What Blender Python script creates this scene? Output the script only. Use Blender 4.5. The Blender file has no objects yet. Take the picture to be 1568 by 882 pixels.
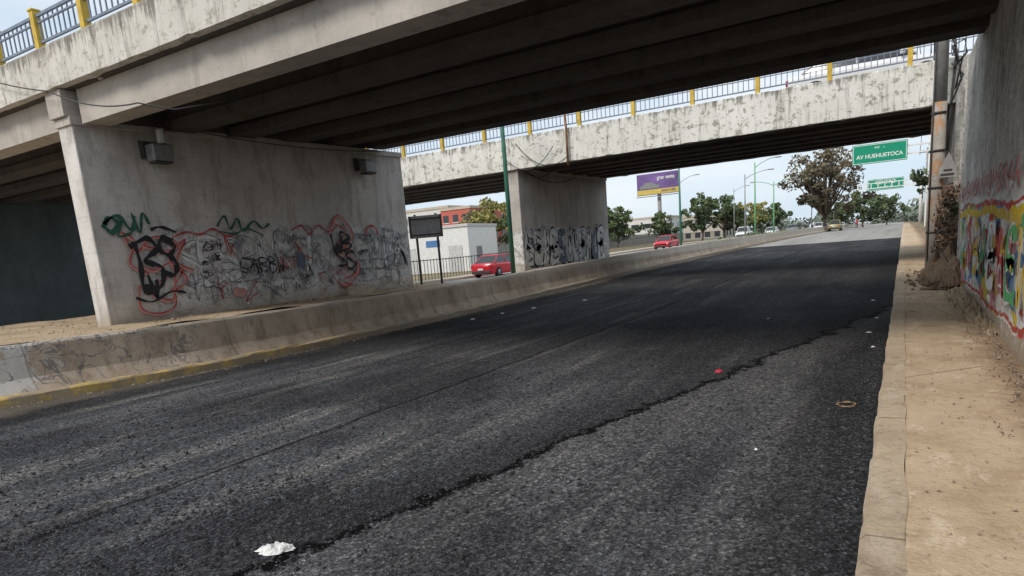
import bpy, math, random
from mathutils import Vector as V, Matrix, noise as mn
R=math.radians
sc=bpy.context.scene
random.seed(7)

# ------------------------------------------------------------------ nodes
class N:
    def __init__(s,name):
        s.m=bpy.data.materials.new(name); s.m.use_nodes=True
        s.t=s.m.node_tree; s.b=s.t.nodes['Principled BSDF']
        s.co=s.t.nodes.new('ShaderNodeTexCoord').outputs['Object']
    def n(s,typ,**k):
        x=s.t.nodes.new(typ)
        for a,b in k.items(): setattr(x,a,b)
        return x
    def link(s,a,b): s.t.links.new(a,b)
    def put(s,sock,val):
        if hasattr(val,'links'): s.link(val,sock)
        elif isinstance(val,(tuple,list)) and len(val)==3 and sock.type=='RGBA': sock.default_value=(*val,1)
        else: sock.default_value=val
    def scale(s,v):
        x=s.n('ShaderNodeMapping'); x.inputs['Scale'].default_value=v; s.link(s.co,x.inputs['Vector']); return x.outputs[0]
    def noise(s,sc_,det=4,rough=.6,vec=None,dist=0):
        x=s.n('ShaderNodeTexNoise'); x.inputs['Scale'].default_value=sc_; x.inputs['Detail'].default_value=det
        x.inputs['Roughness'].default_value=rough; x.inputs['Distortion'].default_value=dist
        s.link(vec or s.co,x.inputs['Vector']); return x.outputs['Fac']
    def vor(s,sc_,vec=None,out='Distance',feat='F1'):
        x=s.n('ShaderNodeTexVoronoi',feature=feat); x.inputs['Scale'].default_value=sc_
        s.link(vec or s.co,x.inputs['Vector']); return x.outputs[out]
    def ramp(s,f,stops,interp='LINEAR'):
        x=s.n('ShaderNodeValToRGB'); x.color_ramp.interpolation=interp
        e=x.color_ramp.elements
        while len(e)<len(stops): e.new(.5)
        for el,(p,c) in zip(e,stops):
            el.position=p; el.color=(*c,1) if isinstance(c,tuple) else (c,c,c,1)
        s.link(f,x.inputs['Fac']); return x.outputs['Color']
    def mix(s,f,a,b,mode='MIX'):
        x=s.n('ShaderNodeMix',data_type='RGBA',blend_type=mode)
        s.put(x.inputs['Factor'],f); s.put(x.inputs[6],a); s.put(x.inputs[7],b); return x.outputs[2]
    def math(s,op,a,b=0,c=0,clamp=False):
        x=s.n('ShaderNodeMath',operation=op); x.use_clamp=clamp
        for i,v in enumerate((a,b,c)): s.put(x.inputs[i],v)
        return x.outputs[0]
    def xyz(s):
        x=s.n('ShaderNodeSeparateXYZ'); s.link(s.co,x.inputs[0]); return x.outputs
    def sstep(s,v,lo,hi):
        x=s.n('ShaderNodeMapRange',interpolation_type='SMOOTHSTEP'); s.put(x.inputs[0],v)
        x.inputs[1].default_value=lo; x.inputs[2].default_value=hi; return x.outputs[0]
    def bump(s,h,st=.3,d=.02):
        x=s.n('ShaderNodeBump'); x.inputs['Strength'].default_value=st; x.inputs['Distance'].default_value=d
        s.link(h,x.inputs['Height']); s.link(x.outputs[0],s.b.inputs['Normal'])
    def done(s,col,rough=.85,spec=.3,metal=0):
        s.put(s.b.inputs['Base Color'],col); s.put(s.b.inputs['Roughness'],rough)
        s.b.inputs['Specular IOR Level'].default_value=spec; s.b.inputs['Metallic'].default_value=metal
        return s.m

def simple(name,c,rough=.6,var=.25,scale=6,bump=.1,spec=.4,metal=0):
    m=N(name); f=m.noise(scale,5)
    c2=tuple(x*(1-var) for x in c); c3=tuple(min(1,x*(1+var*.5)) for x in c)
    col=m.ramp(f,[(.3,c2),(.7,c3)])
    if bump: m.bump(m.noise(scale*8,3),bump,.01)
    return m.done(col,rough,spec,metal)

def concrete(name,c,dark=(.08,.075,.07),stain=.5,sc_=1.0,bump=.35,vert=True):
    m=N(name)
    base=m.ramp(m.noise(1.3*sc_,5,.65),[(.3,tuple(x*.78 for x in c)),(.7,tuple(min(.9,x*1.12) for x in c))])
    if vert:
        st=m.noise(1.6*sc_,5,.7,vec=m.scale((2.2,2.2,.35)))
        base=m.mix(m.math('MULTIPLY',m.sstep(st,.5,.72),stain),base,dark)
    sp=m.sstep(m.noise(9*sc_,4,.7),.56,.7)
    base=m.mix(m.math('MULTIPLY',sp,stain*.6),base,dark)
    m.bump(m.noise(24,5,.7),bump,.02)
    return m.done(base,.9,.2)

def m_fascia(name,peel,c0,c1,zt):
    m=N(name); x,y,z=m.xyz()
    p=m.noise(5.5,7,.78,vec=m.scale((.8,1,1.1)))
    paint=m.ramp(m.noise(1.1,5),[(.3,c0),(.7,c1)])
    under=m.ramp(m.noise(14,4),[(.3,(.24,.215,.17)),(.7,(.42,.39,.33))])
    c=m.mix(m.math('MULTIPLY',m.sstep(p,.53,.60),peel),paint,under)
    c=m.mix(m.math('MULTIPLY',m.sstep(m.noise(13,6,.8),.57,.66),peel*.7),c,(.17,.15,.125))
    st=m.noise(3.0,6,.75,vec=m.scale((2.4,2.4,.22)))
    c=m.mix(m.math('MULTIPLY',m.sstep(st,.50,.70),.65),c,(.15,.135,.11))
    run=m.noise(7,5,.7,vec=m.scale((1,1,.12)))
    top=m.sstep(m.math('ADD',z,m.math('MULTIPLY',m.math('SUBTRACT',run,.5),1.6)),zt-.24,zt+.02)
    c=m.mix(m.math('MULTIPLY',top,.75),c,(.12,.105,.085))
    m.bump(m.mix(.5,p,m.noise(25,4)),.6,.02)
    return m.done(c,.9,.2)

def m_asphalt():
    m=N('fresh_asphalt'); x,y,z=m.xyz()
    st=m.noise(1.0,5,.65,vec=m.scale((1.1,.13,1)))
    st2=m.noise(2.2,6,.7,vec=m.scale((1.2,.09,1)),dist=.6)
    big=m.noise(.45,6,.62,vec=m.scale((1,.6,1)))
    base=m.ramp(st,[(.32,(.052,.053,.057)),(.52,(.088,.089,.095)),(.72,(.145,.144,.146))])
    left=m.math('MULTIPLY_ADD',m.sstep(x,-2.5,-6.0),.4,.35)
    base=m.mix(m.math('MULTIPLY',m.sstep(st2,.50,.66),left),base,(.25,.237,.22))
    base=m.mix(m.math('MULTIPLY',m.sstep(big,.48,.60),.78),base,(.038,.038,.042))
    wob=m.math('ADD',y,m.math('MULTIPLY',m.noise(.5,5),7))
    base=m.mix(m.math('MULTIPLY',m.sstep(wob,10.5,14.0),.66),base,(.028,.028,.031))  # darker farther along: fresh mat, plus bridge shade painted into the colour
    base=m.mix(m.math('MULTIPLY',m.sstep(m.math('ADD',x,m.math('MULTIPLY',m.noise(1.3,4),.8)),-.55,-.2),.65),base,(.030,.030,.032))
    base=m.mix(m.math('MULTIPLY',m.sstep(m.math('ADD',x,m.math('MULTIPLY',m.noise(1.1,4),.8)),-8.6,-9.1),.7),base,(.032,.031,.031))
    # paving seam
    w=m.math('MULTIPLY',m.math('SUBTRACT',m.noise(1.1,7,.78),.5),1.0)
    d=m.math('ADD',m.math('MULTIPLY_ADD',y,-.235,3.5),m.math('ADD',x,w))
    base=m.mix(m.math('MULTIPLY',m.sstep(d,-1.0,-.05),m.math('MULTIPLY',m.sstep(d,.04,-.02),.6)),base,(.034,.034,.037))
    base=m.mix(m.math('MULTIPLY',m.math('MULTIPLY',m.sstep(d,.03,.08),m.sstep(d,.9,.25)),.3),base,(.20,.195,.19))
    gb=m.n('ShaderNodeRGBToBW'); m.link(m.vor(46,out='Color'),gb.inputs[0])
    gc=m.n('ShaderNodeRGBToBW'); m.link(m.vor(90,out='Color'),gc.inputs[0])
    g2=m.noise(26,6,.82)
    base=m.mix(1,base,m.ramp(gb.outputs[0],[(.15,.55),(.55,.92),(.9,1.9)]),'MULTIPLY')
    base=m.mix(1,base,m.ramp(gc.outputs[0],[(.2,.65),(.8,1.4)]),'MULTIPLY')
    base=m.mix(1,base,m.ramp(g2,[(.38,.62),(.62,1.4)]),'MULTIPLY')
    holes=m.noise(9,6,.78)
    base=m.mix(m.math('MULTIPLY',m.sstep(holes,.57,.67),.55),base,(.018,.018,.02))
    dust=m.sstep(m.math('ADD',x,m.math('MULTIPLY',m.noise(1.5,5),.7)),-9.5,-9.85)
    base=m.mix(m.math('MULTIPLY',dust,.5),base,(.22,.185,.145))
    ad=m.math('ABSOLUTE',m.math('ADD',d,m.math('MULTIPLY',m.math('SUBTRACT',g2,.5),.10)))
    brk=m.sstep(m.noise(1.4,4),.30,.42)
    base=m.mix(m.math('MULTIPLY',m.math('MULTIPLY',m.sstep(ad,.065,.03),brk),.97),base,(.005,.005,.005))
    for xx,k,wd in ((4.85,.85,.045),(7.3,.6,.03)):
        d2=m.math('ABSOLUTE',m.math('ADD',m.math('ADD',x,xx),m.math('MULTIPLY',m.math('SUBTRACT',m.noise(1.2,6,.7),.5),.3)))
        base=m.mix(m.math('MULTIPLY',m.sstep(d2,wd,.01),k),base,(.010,.010,.010))
    step=m.sstep(d,-.02,.04)
    h=m.math('ADD',m.math('MULTIPLY',m.vor(46),.6),m.math('ADD',m.math('MULTIPLY',step,1.8),m.math('ADD',m.math('MULTIPLY',g2,1.2),m.math('MULTIPLY',holes,-1.4))))
    m.bump(h,.9,.024)
    return m.done(base,.95,.06)

def m_oldroad():
    m=N('worn_asphalt')
    st=m.noise(1,5,.6,vec=m.scale((.9,.06,1)))
    b=m.ramp(st,[(.3,(.23,.22,.205)),(.7,(.35,.335,.31))])
    b=m.mix(1,b,m.ramp(m.noise(40,3),[(.3,.8),(.7,1.2)]),'MULTIPLY')
    m.bump(m.noise(60,3),.4,.01); return m.done(b,.9,.2)

def m_dirt(name='dry_dirt',c=(.56,.43,.29)):
    m=N(name)
    b=m.ramp(m.noise(1.2,6,.65),[(.3,tuple(v*.6 for v in c)),(.65,c),(.85,tuple(min(.8,v*1.25) for v in c))])
    b=m.mix(m.math('MULTIPLY',m.sstep(m.noise(18,6,.8),.55,.65),.6),b,tuple(v*.35 for v in c))
    m.bump(m.mix(.5,m.noise(5,6,.7),m.noise(40,4)),1,.05); return m.done(b,.95,.1)

def m_ground():
    m=N('ground_mat')
    b=m.ramp(m.noise(.15,6,.6),[(.35,(.10,.11,.05)),(.5,(.22,.18,.11)),(.7,(.30,.25,.17))])
    m.bump(m.noise(4,5),.5,.05); return m.done(b,.95,.1)

def sidecol(m):
    x,y,z=m.xyz()
    b=m.ramp(m.noise(1.1,7,.7),[(.3,(.32,.225,.145)),(.5,(.49,.375,.255)),(.72,(.60,.475,.34))])
    b=m.mix(m.math('MULTIPLY',m.sstep(m.noise(2.6,7,.75,vec=m.scale((1.5,.6,1))),.53,.63),.65),b,(.66,.55,.42))
    b=m.mix(m.math('MULTIPLY',m.sstep(m.noise(3.3,7,.75),.55,.68),.5),b,(.30,.215,.145))
    b=m.mix(m.math('MULTIPLY',m.sstep(m.noise(16,7,.85),.55,.64),.6),b,(.19,.14,.095))
    return b
def m_sidewalk():
    m=N('dusty_concrete'); x,y,z=m.xyz(); b=sidecol(m)
    dw=m.sstep(m.math('ADD',x,m.math('MULTIPLY',m.noise(2.4,6,.75),.8)),.98,1.38)
    b=m.mix(m.math('MULTIPLY',dw,.8),b,(.19,.13,.085))
    cr=m.vor(.55,vec=m.scale((1,.8,1)),feat='DISTANCE_TO_EDGE')
    cr=m.math('MULTIPLY',m.sstep(cr,.007,.002),m.sstep(m.noise(1.1,3),.5,.58))
    b=m.mix(m.math('MULTIPLY',cr,.6),b,(.09,.07,.05))
    m.bump(m.mix(.4,m.noise(7,6,.7),m.noise(50,4)),.8,.03); return m.done(b,.93,.1)
def m_kerb():
    m=N('dusty_kerb'); x,y,z=m.xyz(); b=sidecol(m)
    b=m.mix(.3,b,(.64,.54,.43))
    b=m.mix(m.math('MULTIPLY',m.sstep(m.noise(4,7,.8),.54,.62),.6),b,(.30,.22,.155))
    jt=m.math('ABSOLUTE',m.math('SUBTRACT',m.math('FRACT',m.math('DIVIDE',y,2.2)),.5))
    b=m.mix(m.math('MULTIPLY',m.sstep(jt,.006,.002),.6),b,(.12,.09,.07))
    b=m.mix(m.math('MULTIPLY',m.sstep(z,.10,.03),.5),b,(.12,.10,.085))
    m.bump(m.noise(14,7,.8),.9,.03); return m.done(b,.93,.1)

def m_pier(name,lo=.85,hi=2.5,c0=(.52,.485,.455),c1=(.71,.68,.65),ys=(7.9,8.3)):
    m=N(name); x,y,z=m.xyz()
    b=m.ramp(m.noise(.8,6,.65),[(.3,c0),(.7,c1)])
    bl=m.math('ABSOLUTE',m.math('SUBTRACT',m.math('FRACT',m.math('DIVIDE',z,.61)),.5))
    b=m.mix(m.math('MULTIPLY',m.sstep(bl,.012,.004),.3),b,(.25,.235,.215))
    st=m.noise(2,6,.7,vec=m.scale((2,2,.3)))
    b=m.mix(m.math('MULTIPLY',m.sstep(st,.49,.64),.5),b,(.28,.24,.20))
    b=m.mix(m.math('MULTIPLY',m.sstep(m.noise(1.4,7,.72),.50,.62),.4),b,(.36,.325,.29))
    b=m.mix(m.math('MULTIPLY',m.sstep(m.noise(10,7,.85),.55,.63),.55),b,(.24,.215,.185))
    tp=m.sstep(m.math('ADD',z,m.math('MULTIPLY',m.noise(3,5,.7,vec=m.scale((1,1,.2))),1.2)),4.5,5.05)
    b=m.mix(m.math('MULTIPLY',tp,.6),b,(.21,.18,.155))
    wob=m.math('ADD',z,m.math('MULTIPLY',m.noise(1.1,4),.7))
    band=m.math('MULTIPLY',m.sstep(wob,hi+.5,hi+.3),m.sstep(m.math('ADD',y,m.math('MULTIPLY',st,2)),ys[0],ys[1]))
    p=m.noise(2.4,8,.8,dist=.4)
    pc=m.ramp(p,[(.36,(.22,.215,.21)),(.45,(.48,.47,.465)),(.51,(.78,.77,.76)),(.58,(.52,.51,.50)),(.66,(.80,.79,.78))])
    b=m.mix(m.math('MULTIPLY',band,.88),b,pc)
    sp=m.noise(6,7,.85,dist=.6)
    b=m.mix(m.math('MULTIPLY',m.math('MULTIPLY',m.sstep(sp,.54,.60),band),.75),b,(.16,.155,.15))
    ft=m.sstep(m.math('ADD',z,m.math('MULTIPLY',m.noise(3,5,.7),.5)),lo+.65,lo+.2)
    b=m.mix(m.math('MULTIPLY',ft,.65),b,(.33,.255,.18))
    m.bump(m.mix(.5,m.noise(28,4),m.noise(4,5)),.45,.02); return m.done(b,.9,.15)

def m_barrier():
    m=N('barrier_concrete'); x,y,z=m.xyz()
    b=m.ramp(m.noise(1.1,6,.65),[(.3,(.33,.255,.19)),(.7,(.52,.43,.34))])
    st=m.noise(2.2,6,.7,vec=m.scale((1.5,1.5,.4)))
    b=m.mix(m.math('MULTIPLY',m.sstep(st,.48,.64),.6),b,(.20,.15,.11))
    b=m.mix(m.math('MULTIPLY',m.sstep(m.noise(9,7,.85),.55,.63),.55),b,(.17,.135,.11))
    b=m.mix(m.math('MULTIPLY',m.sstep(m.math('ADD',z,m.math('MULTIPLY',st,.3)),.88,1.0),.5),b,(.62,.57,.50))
    wp=m.math('MULTIPLY',m.sstep(m.math('ADD',y,m.math('MULTIPLY',m.noise(1.6,4),1.6)),5.7,5.4),m.sstep(m.noise(2.7,4),.36,.42))
    b=m.mix(m.math('MULTIPLY',wp,.6),b,(.56,.56,.55))
    tg=m.math('MULTIPLY',m.sstep(m.math('ABSOLUTE',m.math('SUBTRACT',m.noise(2.6,2,.5,dist=1.2),.5)),.02,.008),m.math('MULTIPLY',m.sstep(y,4.0,4.3),m.sstep(y,7.2,6.6)))
    b=m.mix(m.math('MULTIPLY',tg,.7),b,(.12,.12,.13))
    jt=m.math('ABSOLUTE',m.math('SUBTRACT',m.math('FRACT',m.math('DIVIDE',y,3.0)),.5))
    b=m.mix(m.math('MULTIPLY',m.sstep(jt,.006,.002),.4),b,(.09,.075,.06))
    m.bump(m.mix(.5,m.noise(28,4),m.noise(5,5)),.5,.02); return m.done(b,.9,.15)

def m_yellowkerb():
    m=N('worn_yellow_paint'); x,y,z=m.xyz()
    p=m.noise(3,7,.75)
    b=m.mix(m.sstep(p,.42,.52),(.50,.36,.14),(.34,.27,.185))
    b=m.mix(m.sstep(m.math('ADD',y,m.math('MULTIPLY',p,3)),9,13),b,(.32,.27,.21))
    m.bump(m.noise(20,5),.6,.02); return m.done(b,.9,.15)

def wallcol(m):
    b=m.ramp(m.noise(1.4,7,.74),[(.3,(.36,.335,.30)),(.5,(.62,.595,.55)),(.7,(.78,.76,.72))])
    st=m.noise(2.0,7,.75,vec=m.scale((2,2,.4)))
    b=m.mix(m.math('MULTIPLY',m.sstep(st,.49,.61),.55),b,(.20,.18,.155))
    b=m.mix(m.math('MULTIPLY',m.sstep(m.noise(7,7,.82),.52,.60),.6),b,(.82,.80,.76))
    return m.mix(m.math('MULTIPLY',m.sstep(m.noise(13,7,.85),.54,.60),.8),b,(.12,.105,.09))
def m_wall():
    m=N('stained_stucco'); b=wallcol(m)
    m.bump(m.noise(12,7,.75),1,.035); return m.done(b,.92,.15)

def m_mural():
    m=N('mural_paint'); x,y,z=m.xyz()
    v=m.scale((1,.8,1.9))
    w=m.n('ShaderNodeTexNoise'); w.inputs['Scale'].default_value=1.6; w.inputs['Detail'].default_value=3; m.link(v,w.inputs['Vector'])
    vv=m.n('ShaderNodeVectorMath',operation='MULTIPLY_ADD'); m.link(w.outputs['Color'],vv.inputs[0]); vv.inputs[1].default_value=(.7,.7,.7); m.link(v,vv.inputs[2])
    c=m.vor(2.1,vec=vv.outputs[0],out='Color'); g=m.n('ShaderNodeSeparateColor'); m.link(c,g.inputs[0])
    W_=(.80,.79,.76)
    col=m.ramp(g.outputs[0],[(0,W_),(.24,(.74,.52,.04)),(.36,W_),(.46,(.12,.42,.16)),(.55,(.62,.07,.045)),(.63,W_),(.74,(.68,.30,.33)),(.80,(.12,.25,.45)),(.85,W_),(.94,(.72,.50,.05))],'CONSTANT')
    ed=m.vor(2.1,vec=vv.outputs[0],feat='DISTANCE_TO_EDGE')
    col=m.mix(m.math('MULTIPLY',m.sstep(ed,.03,.018),.5),col,(.25,.25,.26))
    zz=m.math('ADD',z,m.math('MULTIPLY',m.math('SUBTRACT',m.noise(.5,3),.5),.5))
    yb=m.math('MULTIPLY',m.sstep(zz,1.54,1.56),m.sstep(zz,1.68,1.66)); col=m.mix(yb,col,(.76,.53,.04))
    rb=m.math('MULTIPLY',m.sstep(zz,1.70,1.71),m.sstep(zz,1.75,1.74)); col=m.mix(rb,col,(.56,.06,.05))
    col=m.mix(m.sstep(zz,1.76,1.77),col,(.74,.72,.69))
    r2=m.math('MULTIPLY',m.sstep(zz,.34,.36),m.sstep(zz,.42,.40)); col=m.mix(r2,col,(.50,.09,.06))
    col=m.mix(m.sstep(zz,.33,.31),col,(.46,.38,.29))
    base=wallcol(m)
    col=m.mix(m.sstep(m.noise(7,8,.82),.54,.58),col,base)
    col=m.mix(m.math('MULTIPLY',m.sstep(m.noise(19,6,.8),.56,.62),.7),col,(.16,.15,.14))
    fade=m.sstep(m.math('ADD',z,m.math('MULTIPLY',m.noise(3,6,.75),.8)),2.42,2.30)
    col=m.mix(fade,base,col)
    m.bump(m.noise(12,7,.75),1,.035); return m.done(col,.88,.15)

def m_pole():
    m=N('stained_pole'); x,y,z=m.xyz()
    b=m.ramp(m.noise(4,5,.7),[(.3,(.26,.24,.215)),(.7,(.42,.39,.35))])
    r=m.noise(2.6,7,.8,vec=m.scale((1,1,.5)))
    b=m.mix(m.math('MULTIPLY',m.sstep(r,.50,.56),.75),b,(.40,.20,.085))
    b=m.mix(m.math('MULTIPLY',m.sstep(m.noise(8,6,.8),.56,.64),.6),b,(.12,.09,.07))
    m.bump(m.noise(25,5,.7),.5,.02); return m.done(b,.88,.15)

def m_leaf(name,c,c2):
    m=N(name); b=m.ramp(m.noise(.9,3),[(.35,c),(.65,c2)])
    return m.done(b,.7,.15)

M={}
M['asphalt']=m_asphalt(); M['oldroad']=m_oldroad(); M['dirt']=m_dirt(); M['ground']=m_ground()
M['sidewalk']=m_sidewalk(); M['nkerb']=m_kerb(); M['kerb']=concrete('kerb_concrete',(.54,.465,.375),(.24,.18,.13),.55,3)
M['pier']=m_pier('pier_concrete'); M['pier2']=m_pier('pier_concrete_dusty',.85,2.2,(.42,.385,.35),(.60,.565,.53),(19,20)); M['barrier']=m_barrier(); M['ykerb']=m_yellowkerb(); M['wall']=m_wall(); M['mural']=m_mural()
M['fascia']=m_fascia('peeling_white_paint',.9,(.68,.66,.60),(.82,.80,.75),5.6); M['fascia1']=m_fascia('weathered_concrete',.7,(.52,.49,.44),(.68,.65,.60),5.45)
M['girder']=concrete('girder_concrete',(.47,.43,.385),(.20,.18,.155),.5)
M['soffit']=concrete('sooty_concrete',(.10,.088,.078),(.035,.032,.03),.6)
M['abut']=concrete('painted_dark_concrete',(.10,.125,.13),(.04,.05,.05),.5)
M['yellow']=simple('yellow_post_paint',(.62,.42,.06),.6,.3,5)
M['blue']=simple('blue_grey_rail_paint',(.19,.23,.30),.5,.3,5)
M['steel']=simple('galvanised_steel',(.30,.31,.32),.5,.3,8,metal=.4)
M['dark']=simple('dark_metal',(.05,.05,.05),.6)
M['green_pole']=simple('green_pole_paint',(.06,.20,.14),.5,.3,3)
M['lime_pole']=simple('light_green_pole',(.14,.38,.18),.5,.2,3)
M['white']=simple('white_paint',(.72,.72,.71),.5,.12,3)
M['pole']=m_pole(); M['rust']=simple('rusty_pipe',(.30,.15,.07),.85,.55,5,.4)
M['greyconc']=simple('grey_pole_concrete',(.32,.31,.30),.85,.3,5,.4)
M['signgreen']=simple('sign_green',(.0,.25,.14),.4,.1,2,0)
M['black']=simple('black_spray',(.025,.025,.03),.7,.3,8,0)
M['red']=simple('red_spray',(.46,.08,.08),.7,.3,8,0)
M['pink']=simple('faded_red_spray',(.60,.32,.29),.7,.3,8,0)
M['gspray']=simple('green_spray',(.03,.12,.08),.7,.3,8,0)
M['wspray']=simple('white_spray',(.78,.79,.80),.7,.2,8,0)
M['bspray']=simple('blue_grey_spray',(.14,.17,.25),.7,.3,8,0)
M['gyspray']=simple('grey_spray',(.24,.24,.25),.7,.3,8,0)
M['lgspray']=simple('light_grey_spray',(.55,.55,.55),.7,.3,8,0)
M['glass']=simple('car_glass',(.02,.025,.03),.08,.1,2,0,.8)
M['tyre']=simple('tyre_rubber',(.02,.02,.02),.9)
M['lampred']=simple('tail_lamp',(.35,.01,.01),.2,.1,2,0)
M['lampw']=simple('head_lamp',(.7,.7,.68),.1,.1,2,0)
M['bark']=simple('bark',(.13,.10,.08),.95,.4,4,.6)
M['leafA']=m_leaf('leaf_green',(.075,.105,.045),(.135,.17,.08))
M['leafD']=m_leaf('leaf_dark',(.045,.065,.036),(.085,.105,.055))
M['leafY']=m_leaf('leaf_yellow_green',(.20,.20,.07),(.33,.29,.10))
M['leafB']=m_leaf('leaf_brown',(.125,.105,.065),(.21,.18,.115))
M['leafBD']=m_leaf('leaf_brown_dark',(.07,.062,.042),(.115,.098,.065))
M['hazeA']=m_leaf('leaf_far',(.15,.18,.14),(.20,.23,.18)); M['hazeD']=m_leaf('leaf_far_dark',(.10,.12,.10),(.14,.16,.13))  # far leaves: distance haze painted in as paler leaf colour
M['dry']=m_leaf('dry_weed',(.15,.085,.055),(.34,.23,.15))
M['stone']=simple('loose_stone',(.09,.09,.094),.9,.6,20,.5)
M['dstone']=simple('dark_clod',(.025,.025,.027),.9,.5,20,.5)
M['pstone']=simple('dusty_pebble',(.36,.28,.20),.9,.5,20,.5)

# ------------------------------------------------------------------ mesh helpers
def obj(name,vs,fs,mat=None,parent=None,smooth=False,bevel=0):
    me=bpy.data.meshes.new(name); me.from_pydata([tuple(v) for v in vs],[],fs); me.update()
    o=bpy.data.objects.new(name,me); sc.collection.objects.link(o)
    for mm in (mat if isinstance(mat,list) else [mat]):
        if mm: me.materials.append(mm)
    if smooth:
        for p in me.polygons: p.use_smooth=True
    if parent: o.parent=parent
    if bevel:
        b=o.modifiers.new('bevel','BEVEL'); b.width=bevel; b.segments=2; b.limit_method='ANGLE'
    return o
def empty(name,loc=(0,0,0),rz=0):
    e=bpy.data.objects.new(name,None); e.location=loc; e.rotation_euler=(0,0,rz); sc.collection.objects.link(e); return e
def boxes(name,bl,mat,parent=None,bevel=0,shear=None):
    vs=[];fs=[]
    for (x0,x1,y0,y1,z0,z1) in bl:
        i=len(vs)
        vs+=[(x0,y0,z0),(x1,y0,z0),(x1,y1,z0),(x0,y1,z0),(x0,y0,z1),(x1,y0,z1),(x1,y1,z1),(x0,y1,z1)]
        fs+=[tuple(i+k for k in q) for q in ((0,3,2,1),(4,5,6,7),(0,1,5,4),(1,2,6,5),(2,3,7,6),(3,0,4,7))]
    if shear: vs=[(x,y,z+shear[0]*(y-shear[1])) for x,y,z in vs]
    return obj(name,vs,fs,mat,parent,bevel=bevel)
def tube(path,rads,seg=10,cap=True):
    vs=[];fs=[]; n=len(path); path=[V(p) for p in path]
    for i,p in enumerate(path):
        t=(path[min(i+1,n-1)]-path[max(i-1,0)]).normalized()
        a=t.orthogonal().normalized() if abs(t.z)<.9 else V((1,0,0))
        a=(a-t*a.dot(t)).normalized(); b=t.cross(a); r=rads[i] if isinstance(rads,(list,tuple)) else rads
        for k in range(seg):
            an=2*math.pi*k/seg; vs.append(p+(a*math.cos(an)+b*math.sin(an))*r)
    for i in range(n-1):
        for k in range(seg):
            k2=(k+1)%seg; fs.append((i*seg+k,i*seg+k2,(i+1)*seg+k2,(i+1)*seg+k))
    if cap: fs.append(tuple(range(seg))[::-1]); fs.append(tuple(range((n-1)*seg,n*seg)))
    return vs,fs
def tubes(name,lst,mat,parent=None,seg=8):
    vs=[];fs=[]
    for p,r in lst:
        a,b=tube(p,r,seg); i=len(vs); vs+=a; fs+=[tuple(q+i for q in f) for f in b]
    return obj(name,vs,fs,mat,parent,True)
def interp(pts,y):
    if y<=pts[0][0]: return pts[0][1]
    for (a,b),(c,d) in zip(pts,pts[1:]):
        if y<=c:
            t=(y-a)/(c-a); return b+(d-b)*t
    return pts[-1][1]
def ss(lo,hi,v):
    t=max(0,min(1,(v-lo)/(hi-lo))); return t*t*(3-2*t)
Z1=[(14,0),(20,.09),(29,.22),(44,.39),(63,.5),(80,.6),(100,.66),(140,.68)]
Z2=[(38,0),(50,.15),(65,.42),(80,.58),(100,.66),(140,.68)]
z1=lambda y:interp(Z1,y); z2=lambda y:interp(Z2,y)
BP=[(-14,-13.0),(0,-11.75),(4,-10.85),(5.2,-10.52),(6.6,-10.2),(8.6,-10.1),(12.6,-10.15),(19,-10.25),(30,-10.35),(200,-10.4),(2000,-10.4)]
bx=lambda y:(interp(BP,y-.8)+interp(BP,y)+interp(BP,y+.8))/3
def ysamp(a,b,s0=.3):
    o=[];y=a
    while y<b:
        o.append(y); y+=s0 if y<20 else (1.5 if y<60 else (5 if y<150 else 60))
    o.append(b); return o
def sweep(name,prof,ys,xf,zf,mat,parent=None,jit=0,smooth=False,closed=False,chip=0):
    vs=[];fs=[];n=len(prof)
    for y in ys:
        for k,(px,pz) in enumerate(prof):
            j=jit*mn.noise(V((px*7+k,y*2.1,3.3))); j2=jit*mn.noise(V((px*5+k,y*1.7,9.1)))
            if chip and k in(1,2):
                c=max(0,mn.noise(V((y*2.7,k*2,7)))-.15)*chip; j+=c; j2-=c*.7
            vs.append((xf(y)+px+j,y,zf(y)+pz+j2))
    m_=n if closed else n-1
    for i in range(len(ys)-1):
        for k in range(m_):
            k2=(k+1)%n; fs.append((i*n+k,i*n+k2,(i+1)*n+k2,(i+1)*n+k))
    fs.append(tuple(range(n))); fs.append(tuple(range((len(ys)-1)*n,len(ys)*n))[::-1])
    return obj(name,vs,fs,mat,parent,smooth)
def grid(name,xs,ys,h,mat,parent=None,smooth=True):
    vs=[(x if not callable(x) else x(y),y,0) for y in ys for x in xs]
    vs=[(a,b,h(a,b)) for a,b,_ in vs]; n=len(xs)
    fs=[(i*n+k,i*n+k+1,(i+1)*n+k+1,(i+1)*n+k) for i in range(len(ys)-1) for k in range(n-1)]
    return obj(name,vs,fs,mat,parent,smooth)

# ------------------------------------------------------------------ ground & roads
gy=[-400,-100,-20,0,14,20,29,38,44,50,63,80,100,140,200,400,900,2500]
def gh(x,y): return (z1(y) if x>-10.8 else z2(y))-.06
grid('ground',[-2500,-800,-200,-60,-30,-13.5,-10.9,-10.7,0,2,30,100,400,2500],gy,gh,M['ground'])
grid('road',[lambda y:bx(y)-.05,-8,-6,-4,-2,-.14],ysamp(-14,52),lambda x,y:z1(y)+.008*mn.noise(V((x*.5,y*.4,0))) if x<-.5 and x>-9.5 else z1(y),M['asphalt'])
grid('road',[lambda y:bx(y)-.05,-5,-.14],ysamp(52,900),lambda x,y:z1(y)-.004,M['oldroad'])
grid('road',[-25.3,-19,-13.4],ysamp(-60,900),lambda x,y:z2(y),M['oldroad'])
lm=[]
for i in range(26):
    y=20+i*7.5; lm.append((-17.45,-17.3,y,y+3.2,z2(y)+.004,z2(y)+.012)); lm.append((-21.4,-21.25,y,y+3.2,z2(y)+.004,z2(y)+.012))
boxes('lane_markings',lm,M['white'])
ys=ysamp(-10,160,.12)
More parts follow.
